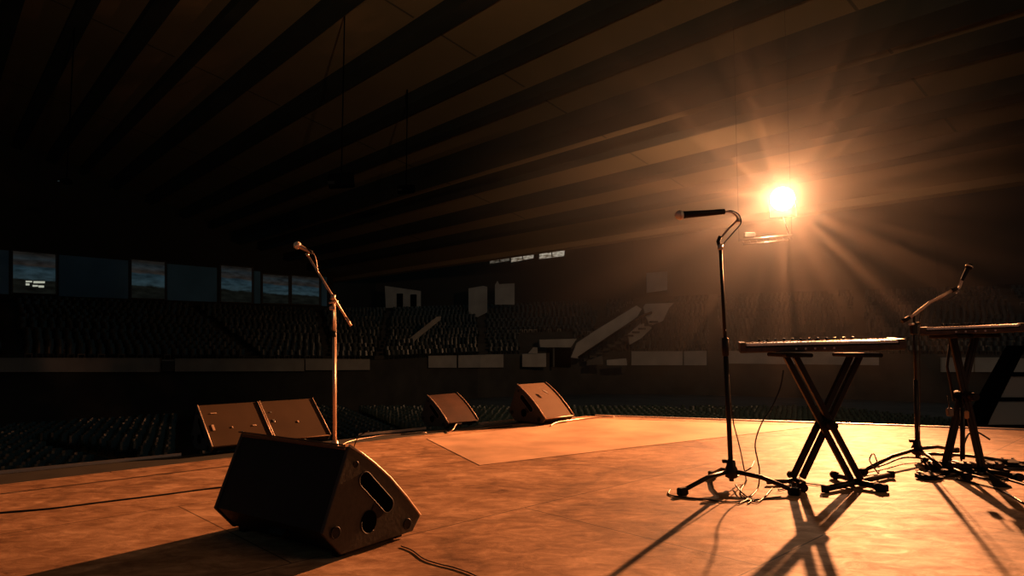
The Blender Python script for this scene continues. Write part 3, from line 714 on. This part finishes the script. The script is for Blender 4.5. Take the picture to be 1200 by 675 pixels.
def sq(mb, a, b, w=.034, h=.034):
    a, b = Vector(a), Vector(b); d = (b - a); L = d.length; d.normalize()
    s = d.cross(Vector((0, 1, 0))); s = s.normalized() if s.length > .05 else d.orthogonal().normalized()
    t = d.cross(s); return mb.box((a + b) / 2, (L, w, h), (d, s, t), .004)
def x_stand(label, tl, tr, bl, br, D, gap, w=.032, foot=.17, top=.15, az=0.0, topz=None):
    """px corners of the X ; D depth ; gap between the doubled tubes"""
    TL, TR, BL, BR = P(*tl, D), P(*tr, D), P(*bl, D), P(*br, D)
    BL.z = max(BL.z, .035); BR.z = max(BR.z, .035)
    c = (BL + BR) / 2; 
    root = thing('keyboard_stand', Vector((c.x, c.y, 0)), label, 'keyboard stand', 'crossed keyboard stands')
    ax = (BR - BL); ax.z = 0; ax.normalize(); dy = Vector((-ax.y, ax.x, 0)); X = ax
    for (a, b, off) in ((TL, BR, -.02), (TR, BL, .02)):
        for g in (-gap / 2, gap / 2):
            mb = MB(); sh = dy * (off) + X * g
            sq(mb, a + sh, b + sh, w, w); mb.build('tube', M['metal'], root)
    mid = (TL + BR) / 2; mid2 = (TR + BL) / 2; m = (mid + mid2) / 2
    # true crossing
    def cross(p, q, r, s):
        d1 = q - p; d2 = s - r; den = d1.x * d2.z - d1.z * d2.x
        t = ((r.x - p.x) * d2.z - (r.z - p.z) * d2.x) / den; return p + d1 * t
    m = cross(TL, BR, TR, BL)
    MB().tube([m - dy * .065, m + dy * .065], .030, 18).build('pivot_disc', M['rubber'], root)
    MB().box(m, (.10, .045, .045), (X, dy, Vector((0, 0, 1))), .008).build('pivot_plate', M['hole'], root)
    MB().tube([m - dy * .12, m - dy * .07], [.022, .026], 12).build('locking_knob', M['rubber'], root)
    for (e, s) in ((TL, -1), (TR, 1)):
        mb = MB(); mb.box(e + Vector((0, 0, .008)), (top, .30, .022), (X, dy, Vector((0, 0, 1))), .005)
        mb.build('support_arm', M['rubber'], root)
    for (e, s) in ((BL, -1), (BR, 1)):
        f = Vector((e.x, e.y, .024))
        ft = MB(); ft.tube([f - dy * foot + X * .05 * s, f - dy * foot * .4, f + dy * foot * .4, f + dy * foot - X * .03 * s], .015, 12)
        ft = ft.build('foot_bar', M['metal'], root)
        for q, q2 in ((f - dy * foot + X * .05 * s, -1), (f + dy * foot - X * .03 * s, 1)):
            MB().tube([q + dy * (-.022), q + dy * .022], .0225, 12).build('end_cap', M['rubber'], ft)
    return root, m
D1 = 3.98
xs, m = x_stand('crossed black double-tube stand carrying the near keyboard', (925, 417.5), (1004, 417.5), (936, 563), (1001, 567), D1, .055)
xs2, m2_ = x_stand('crossed stand with tangled tubes under the far right keyboard', (1114, 396), (1145, 395), (1110, 547), (1148, 547), 4.36, .022, w=.024, foot=.26, top=.10)
MB().tube([P(1128, 478, 4.3), P(1128, 538, 4.3)], .014, 10).build('centre_tube', M['metal'], xs2)
MB().tube([P(1114, 396, 4.36), P(1110, 430, 4.4), P(1118, 470, 4.38)], .008, 8).build('brace', M['metal'], xs2)
# extra near foot bars seen at the right foot of the near stand
mb = MB(); mb.tube([F(967, 573, .02), F(1003, 565, .024), F(1044, 556, .02)], .0165, 12); fb = mb.build('foot_bar', M['metal'], xs)
for q in (F(967, 573, .022), F(1044, 556, .022)): MB().tube([q + Vector((-.018, .006, 0)), q + Vector((.018, -.006, 0))], .021, 12).build('end_cap', M['rubber'], fb)
mb = MB(); mb.tube([F(1001, 564, .03), F(1036, 572, .022)], .017, 12); fb = mb.build('foot_bar', M['metal'], xs)
q = F(1033, 571.5, .022); MB().box(q, (.06, .05, .04), None, .006).build('end_cap', M['rubber'], fb)
mb = MB(); mb.tube([F(899, 565, .018), F(921, 564, .02), F(936, 561, .022)], .0125, 10); mb.build('foot_bar', M['metal'], xs)

# ================================================================= CABLES, PEDALS AND LOOSE ITEMS
def cable(pts, label, r=.0045, m='cable', k=7):
    pp = smoothpath(pts, k)
    o = MB().tube(pp, r, 8).build('cable', M[m], origin=pts[0]); return tag(o, label, 'cable')
cable([P(918, 434, 4.05), P(914, 455, 4.05), P(904, 478, 4.03), P(892, 497, 4.0), P(885, 520, 3.98), P(888, 540, 3.96), P(890, 552, 3.95), F(888, 572, .006), F(876, 585, .006), F(866, 590, .006)], 'black cable hanging from the near keyboard down to the floor', .0042)
cable([F(785, 574, .005), F(784, 579, .005), F(795, 582, .005), F(825, 585, .005), F(852, 588, .005), F(880, 586, .005), F(915, 582, .005)], 'thin cable looping on the floor around the tall stand feet', .004)
cable([F(862, 560, .05), F(872, 553, .05), F(880, 548, .07), F(884, 540, .08)], 'short stiff cable tail sticking up by the tall stand hub', .004)
cable([F(862, 568, .02), F(868, 576, .02), F(875, 582, .006), F(880, 587, .006), F(876, 590, .006)], 'small loose loop of cable right under the tall stand hub', .004)
cable([F(912, 574, .006), F(925, 571, .006), F(938, 566, .006), F(1000, 573, .006)], 'cable lying between the tall stand and the near keyboard stand', .004)
cable([F(0, 601, .003), F(60, 596, .003), F(120, 588.5, .003), F(190, 580, .003), F(252, 572, .003), F(300, 568, .003)], 'long thin dark cable across the floor at the left', .005)
cable([F(470, 640, .004), F(483, 645, .004), F(497, 655, .004), F(515, 661, .004), F(535, 666, .004), F(560, 676, .004), F(600, 700, .004)], 'cable snaking away from the right foot of the front wedge', .0025)
cable([F(414, 530, .01), P(416, 520, 5.0), P(420, 512, 5.0), P(424, 509, 5.0), P(432, 505, 5.0)], 'short stiff wire rising behind the front wedge corner', .004, 'metal')
cable([F(526, 506, .01), F(531, 503, .03), F(535, 497, .05), F(541, 496.5, .05)], 'pale cable tail bent up in front of the smallest monitor', .006, 'copper')
cable([F(645, 499, .01), F(652, 495, .02), F(664, 493, .02), F(680, 491, .01), F(700, 489, .01), F(720, 488.5, .01)], 'pale cable behind the corner monitor on the stage edge', .006, 'copper')
cable([F(470, 509, .008), F(520, 505, .008), F(560, 503, .008), F(600, 499, .008)], 'cable lying along the dark border between the two far monitors', .006)
cable([F(1200, 543, .02), F(1170, 539, .05), F(1150, 536, .06), F(1120, 533, .05), F(1080, 532, .03)], 'thick dark cable bundle behind the far keyboard stand', .011)
cable([F(1010, 552, .01), F(1035, 545, .02), F(1062, 536, .03), F(1100, 541, .01), F(1140, 552, .008), F(1175, 560, .006), F(1230, 577, .006)], 'black cable running from the near stand foot to the right edge', .006)
cable([F(1085, 553, .008), F(1120, 550, .008), F(1150, 555, .008), F(1180, 549, .008), F(1225, 552, .008)], 'black cable tangled under the far keyboard', .008)
cable([F(1120, 561, .006), F(1145, 567, .006), F(1172, 574, .006), F(1200, 590, .006)], 'single cable running off below the pedal board', .005)
cable([F(1030, 548, .01), P(1024, 532, 4.2), P(1019, 538, 4.15), P(1022, 545, 4.1), F(1030, 556, .006)], 'small cable loop standing behind the near keyboard stand foot', .004)
cable([P(1160, 515, 4.6), P(1140, 505, 4.6), P(1130, 520, 4.55), F(1128, 545, .01), F(1150, 545, .01), F(1210, 541, .01)], 'cable drooping from the far stand crossing', .006)
cable([F(1075, 553, .008), F(1095, 560, .008), F(1130, 556, .008), F(1165, 562, .008), F(1210, 557, .008)], 'lowest black cable strand under the far keyboard', .007)

def pedal(px, py, w, d, h, rz, label, name='foot_pedal'):
    q = F(px, py); root = thing(name, q, label, 'pedal', rz=rz, local=True)
    MB().prism([(-w / 2, -d / 2, .004), (-w / 2, d / 2, .004), (-w / 2, d / 2, h), (-w / 2, -d / 2, h * .55)], (w, 0, 0)).build('case', M['rubber'], root)
    MB().box((0, -d * .1, h * .85 + .004), (w * .7, d * .6, .008), (Vector((1, 0, 0)), Vector((0, 1, .18)), Vector((0, -.18, 1))), .002).build('tread', M['metal'], root)
    for sx in (-1, 1): MB().tube([(sx * w * .3, d * .35, h), (sx * w * .3, d * .35, h + .012)], .008, 10).build('knob', M['chrome'], root)
pedal(1089, 561.5, .12, .09, .030, .25, 'flat sustain pedal lying left of the cable tangle')
pedal(1098, 552, .10, .10, .045, -.1, 'small black pedal box at the foot of the right boom stand')
pedal(1162, 549, .12, .12, .05, .15, 'black pedal box right of the far keyboard stand')
pedal(1185, 548, .10, .12, .045, -.2, 'black pedal box near the right edge of the stage')
# effects pedal board
q = F(1138, 553); root = thing('pedal_board', q, 'low black pedal board with small boxes under the far keyboard', 'pedal board', local=True, rz=-.05)
MB().box((0, 0, .014), (.40, .12, .02), None, .004).build('board', M['rubber'], root)
for k in range(4):
    pb = MB().box((-.14 + k * .095, 0, .042), (.07, .09, .034), None, .005).build('effect_box', M['metal'], root)
    MB().tube([(-.14 + k * .095, -.02, .059), (-.14 + k * .095, -.02, .070)], .010, 10).build('foot_switch', M['chrome'], pb)
# small stand plate / wing things
q = F(1164, 571); o = MB().prism([q + Vector((0, 0, .004)), q + Vector((.09, -.02, .004)), q + Vector((.0, .05, .075))], (.02, .03, 0)).build('door_wedge', M['rubber'], origin=q); tag(o, 'small dark upright wedge on the cable below the pedal board', 'wedge')
q = F(836, 559); o = MB().box(q + Vector((-.02, .02, .008)), (.09, .05, .014), None, .004).build('gaffer_tape_roll', M['rubber'], origin=q)
bpy.data.objects.remove(o)
# drink can shapes: two small adaptors hanging at the stand crossing
for px, py, lab in ((1113, 483, 'small pale box hanging left of the far stand crossing'), (1131, 486, 'small gold lit box hanging right of the far stand crossing')):
    c = P(px, py, 4.30); rt = thing('power_adapter', c, lab, 'adapter')
    MB().box(c, (.035, .03, .05), None, .005).build('case', M['aisle'] if px > 1120 else M['frame'], rt)
    MB().tube([c + Vector((0, 0, .024)), c + Vector((.004, .01, .06)), c + Vector((.012, .03, .10))], .004, 8).build('lead', M['cable'], rt)

# ================================================================= GREY PANELLED RAMP AT THE RIGHT, behind the stage
Dp = 8.6
root = thing('panel_tower', P(1190, 499, Dp) + Vector((0, .2, 0)), 'grey panelled sloping screen in a dark frame beyond the right stage edge', 'screen')
root['_w'] = list(P(1190, 499, Dp) + Vector((0, .2, 0)))
slab([(1184, 441), (1300, 441), (1300, 466), (1172, 466)], Dp, .04).build('upper_panel', M['panel'], root)
slab([(1169, 470), (1300, 470), (1300, 498), (1158, 498)], Dp, .04).build('lower_panel', M['panel'], root)
fr = MB()
fr.prism([P(1196, 405, Dp), P(1203, 405, Dp), P(1155, 502, Dp), P(1143, 502, Dp)], (0, .15, 0))
fr.prism([P(1186, 405, Dp - .02), P(1192, 405, Dp - .02), P(1139, 502, Dp - .02), P(1132, 502, Dp - .02)], (0, .10, 0))
fr.prism([P(1165, 465.8, Dp - .03), P(1300, 465.8, Dp - .03), P(1300, 470.2, Dp - .03), P(1162, 470.2, Dp - .03)], (0, .12, 0))
fr.prism([P(1180, 436.5, Dp - .03), P(1300, 436.5, Dp - .03), P(1300, 441, Dp - .03), P(1178, 441, Dp - .03)], (0, .12, 0))
fr.prism([P(1132, 498, Dp - .03), P(1300, 498, Dp - .03), P(1300, 506, Dp - .03), P(1132, 506, Dp - .03)], (0, .16, 0))
fr.build('frame', M['hole'], root)
lg = P(1170, 505, Dp); 
for x in (1150, 1290):
    t = P(x, 505, Dp); MB().box((t.x, t.y + .06, (t.z + ZF) / 2), (.1, .1, t.z - ZF)).build('post', M['metal'], root)

# ================================================================= HANGING LAMP
DL = 18.0
LP = P(917, 233, DL)
root = thing('stage_light', LP, 'blazing round floodlight hanging above the far seats', 'floodlight')
to = (Vector((0, 0, HC)) - LP).normalized()
rr = .30
MB().lathe(LP - to * .05, to, [(0, .02), (.004, rr), (.045, rr), (.05, .02)], 32).build('lens', mat('lamp_lens', (1, .8, .6), emit=(1, .74, .48), es=140), root)
MB().lathe(LP - to * .55, to, [(0, .10), (.02, .16), (.30, .20), (.46, rr + .01), (.49, rr + .015)], 28).build('housing', M['metal'], root)
side = to.cross(Vector((0, 0, 1))).normalized()
yk = MB().tube([LP - to * .25 + side * (rr + .04), LP - to * .25 + side * (rr + .04) + Vector((0, 0, -.5)), LP - to * .25 - side * (rr + .04) + Vector((0, 0, -.5)), LP - to * .25 - side * (rr + .04)], .015, 8).build('yoke', M['metal'], root)
t = P(925, 276, DL + .2)
MB().tube([LP - to * .25 + Vector((0, 0, -.5)), Vector((t.x, t.y, t.z + .02))], .02, 8).build('stem', M['metal'], root)
# bar the lamp stands on
a, b = P(866, 281.5, DL + .2), P(928, 276, DL + .2)
root = thing('lighting_bar', (a + b) / 2, 'short pale lighting bar just below the floodlight', 'lighting bar')
MB().tube([a, b], .035, 12).build('bar', M['alu'], root)
MB().tube([a + Vector((.1, 0, -.12)), b + Vector((-.1, 0, -.12))], .02, 10).build('lower_chord', M['alu'], root)
for k in range(8):
    c = a.lerp(b, (k + .5) / 8); MB().tube([c, c + Vector((.05, 0, -.12))], .012, 8).build('strut', M['alu'], root)
for e in (a, b):
    rz_ = roofz(e.x * NN.x + e.y * NN.y)
    MB().tube([e, Vector((e.x, e.y, rz_))], .0035, 6).build('hanging_wire', M['metal'], root)
c = a.lerp(b, .2); MB().box(c + Vector((0, 0, .12)), (.3, .1, .14), None, .02).build('clamp_block', M['alu'], root)
# dark units hanging from the roof
for (px, py, w, h, D_, lab) in ((400, 212, 30, 15, 30, 'dark loudspeaker box hanging on a wire from the roof'), (476, 222, 20, 8, 36, 'smaller dark unit hanging right of the roof loudspeaker'), (78, 213, 9, 5, 34, 'small lamp unit with a pale glint hanging at far left')):
    c = P(px, py, D_); k = D_ / FPX; rt = thing('hanging_unit', c, lab, 'hanging unit')
    MB().box(c, (w * k, .6, h * k), (Vector((1, .2, .12)), Vector((-.2, 1, 0)), Vector((-.12, 0, 1))), .04).build('case', M['hole'], rt)
    rz_ = roofz(c.x * NN.x + c.y * NN.y); MB().tube([c, Vector((c.x, c.y, rz_))], .03, 6).build('wire', M['hole'], rt)
    MB().box(c + Vector((-w * k * .3, -.4, -h * k * .3)), (w * k * .25, .06, h * k * .25)).build('bracket', M['alu'] if px < 100 else M['metal'], rt)

# ================================================================= HAZE
hz = bpy.data.meshes.new('haze'); import bmesh
bm = bmesh.new(); bmesh.ops.create_icosphere(bm, subdivisions=4, radius=1.0)
hc = P(885, 246, 19.2); HR = (10.0, 6.6, 7.2); HD = .17
for v in bm.verts: v.co = Vector((v.co.x * HR[0], v.co.y * HR[1], v.co.z * HR[2]))
bm.to_mesh(hz); bm.free()
hm = bpy.data.materials.new('stage_haze'); hm.use_nodes = True; n = hm.node_tree; n.nodes.clear()
vo = n.nodes.new('ShaderNodeVolumeScatter'); vo.inputs['Color'].default_value = (1, .84, .68, 1); vo.inputs['Anisotropy'].default_value = .2
htc = n.nodes.new('ShaderNodeTexCoord'); hmp = n.nodes.new('ShaderNodeMapping'); hmp.inputs['Scale'].default_value = (1 / HR[0], 1 / HR[1], 1 / HR[2])
hg = n.nodes.new('ShaderNodeTexGradient'); hg.gradient_type = 'QUADRATIC_SPHERE'
hn = n.nodes.new('ShaderNodeTexNoise'); hn.inputs['Scale'].default_value = .35; hn.inputs['Detail'].default_value = 2
hr = n.nodes.new('ShaderNodeMapRange'); hr.inputs[1].default_value = .3; hr.inputs[2].default_value = .7; hr.inputs[3].default_value = .75 * HD; hr.inputs[4].default_value = 1.25 * HD
hm_ = n.nodes.new('ShaderNodeMath'); hm_.operation = 'MULTIPLY'
n.links.new(htc.outputs['Object'], hmp.inputs['Vector']); n.links.new(hmp.outputs[0], hg.inputs['Vector']); n.links.new(htc.outputs['Object'], hn.inputs['Vector'])
n.links.new(hn.outputs['Fac'], hr.inputs[0]); n.links.new(hr.outputs[0], hm_.inputs[0]); n.links.new(hg.outputs['Fac'], hm_.inputs[1]); n.links.new(hm_.outputs[0], vo.inputs['Density'])
ou = n.nodes.new('ShaderNodeOutputMaterial'); n.links.new(vo.outputs[0], ou.inputs['Volume'])
hz.materials.append(hm)
ho = bpy.data.objects.new('haze', hz); C.objects.link(ho); ho.location = hc
tag(ho, 'thin smoke haze glowing orange around the floodlight', 'haze', kind='stuff')

# ================================================================= LIGHTS
ORANGE = (1.0, .37, .135)
def light(name, kind, loc, power, col, target=None, **kw):
    ld = bpy.data.lights.new(name, kind); ld.energy = power; ld.color = col
    for k, v in kw.items(): setattr(ld, k, v)
    o = bpy.data.objects.new(name, ld); C.objects.link(o); o.location = loc
    if target is not None: o.rotation_euler = (Vector(target) - Vector(loc)).to_track_quat('-Z', 'Y').to_euler()
    return o
# the lamp itself, noise over direction added to draw streaks in the haze
lo = light('floodlight_glow', 'POINT', LP + to * .12, 580, (1.0, .37, .15), shadow_soft_size=.05)
lo.data.use_nodes = True; ln = lo.data.node_tree
em = ln.nodes['Emission']; tc = ln.nodes.new('ShaderNodeTexCoord')
nz = ln.nodes.new('ShaderNodeTexNoise'); nz.inputs['Scale'].default_value = 8.5; nz.inputs['Detail'].default_value = 3; nz.inputs['Roughness'].default_value = .6
nrm = ln.nodes.new('ShaderNodeVectorMath'); nrm.operation = 'NORMALIZE'
ln.links.new(tc.outputs['Normal'], nrm.inputs[0]); ln.links.new(nrm.outputs[0], nz.inputs['Vector'])
mr = ln.nodes.new('ShaderNodeMapRange'); mr.inputs[1].default_value = .51; mr.inputs[2].default_value = .66; mr.inputs[3].default_value = .5; mr.inputs[4].default_value = 6.0
ln.links.new(nz.outputs['Fac'], mr.inputs[0]); ln.links.new(mr.outputs[0], em.inputs['Strength'])
# unseen key light added to cast the stage shadows
base = Vector((1.25, 3.92, 0)); dsh = Vector((.515, .857, 0)); dist = 9.6
kp = base + dsh * dist; kp.z = dist * .35
light('unseen_key', 'SPOT', kp, 14500, ORANGE, (-2.7, 3.2, 0), spot_size=math.radians(70), spot_blend=1.0, shadow_soft_size=.07)
# warm side wash from the right wing
light('wing_wash', 'AREA', (6.5, .6, 3.6), 40, (1.0, .56, .30), (-.3, 5, 0), shape='DISK', size=1.6)
light('roof_fill', 'SPOT', (6, -3, 4), 8000, (1.0, .66, .36), (3, 13, 19), spot_size=math.radians(105), spot_blend=1, shadow_soft_size=.4)  # unseen fill, added to brighten the roof panels
light('tribune_fill', 'SPOT', (9, 30, 7), 6000, (1.0, .55, .28), (18, 72, 1), spot_size=math.radians(140), spot_blend=1, shadow_soft_size=.2)  # unseen spot added to lift the far barriers and seats
# world : faint cold spill
w = bpy.data.worlds.new('world'); bpy.context.scene.world = w; w.use_nodes = True
w.node_tree.nodes['Background'].inputs[0].default_value = (.36, .60, .66, 1); w.node_tree.nodes['Background'].inputs[1].default_value = .06

# ================================================================= CAMERA
cam = bpy.data.cameras.new('camera'); cam.sensor_width = 36; cam.lens = 36 * FPX / 1200; cam.clip_end = 500; cam.clip_start = .05
co = bpy.data.objects.new('camera', cam); C.objects.link(co); co.location = (0, 0, HC); co.rotation_euler = (math.pi / 2 + TH, 0, 0)
sc = bpy.context.scene; sc.camera = co
sc.view_settings.view_transform = 'Standard'; sc.view_settings.look = 'None'; sc.view_settings.gamma = 1; sc.view_settings.use_curve_mapping = False
sc.view_settings.exposure = 0
sc.cycles.use_denoising = True
sc.cycles.max_bounces = 5; sc.cycles.volume_bounces = 0; sc.cycles.diffuse_bounces = 3
for o in bpy.data.objects:
    for k in ('_w', '_local'):
        if k in o: del o[k]
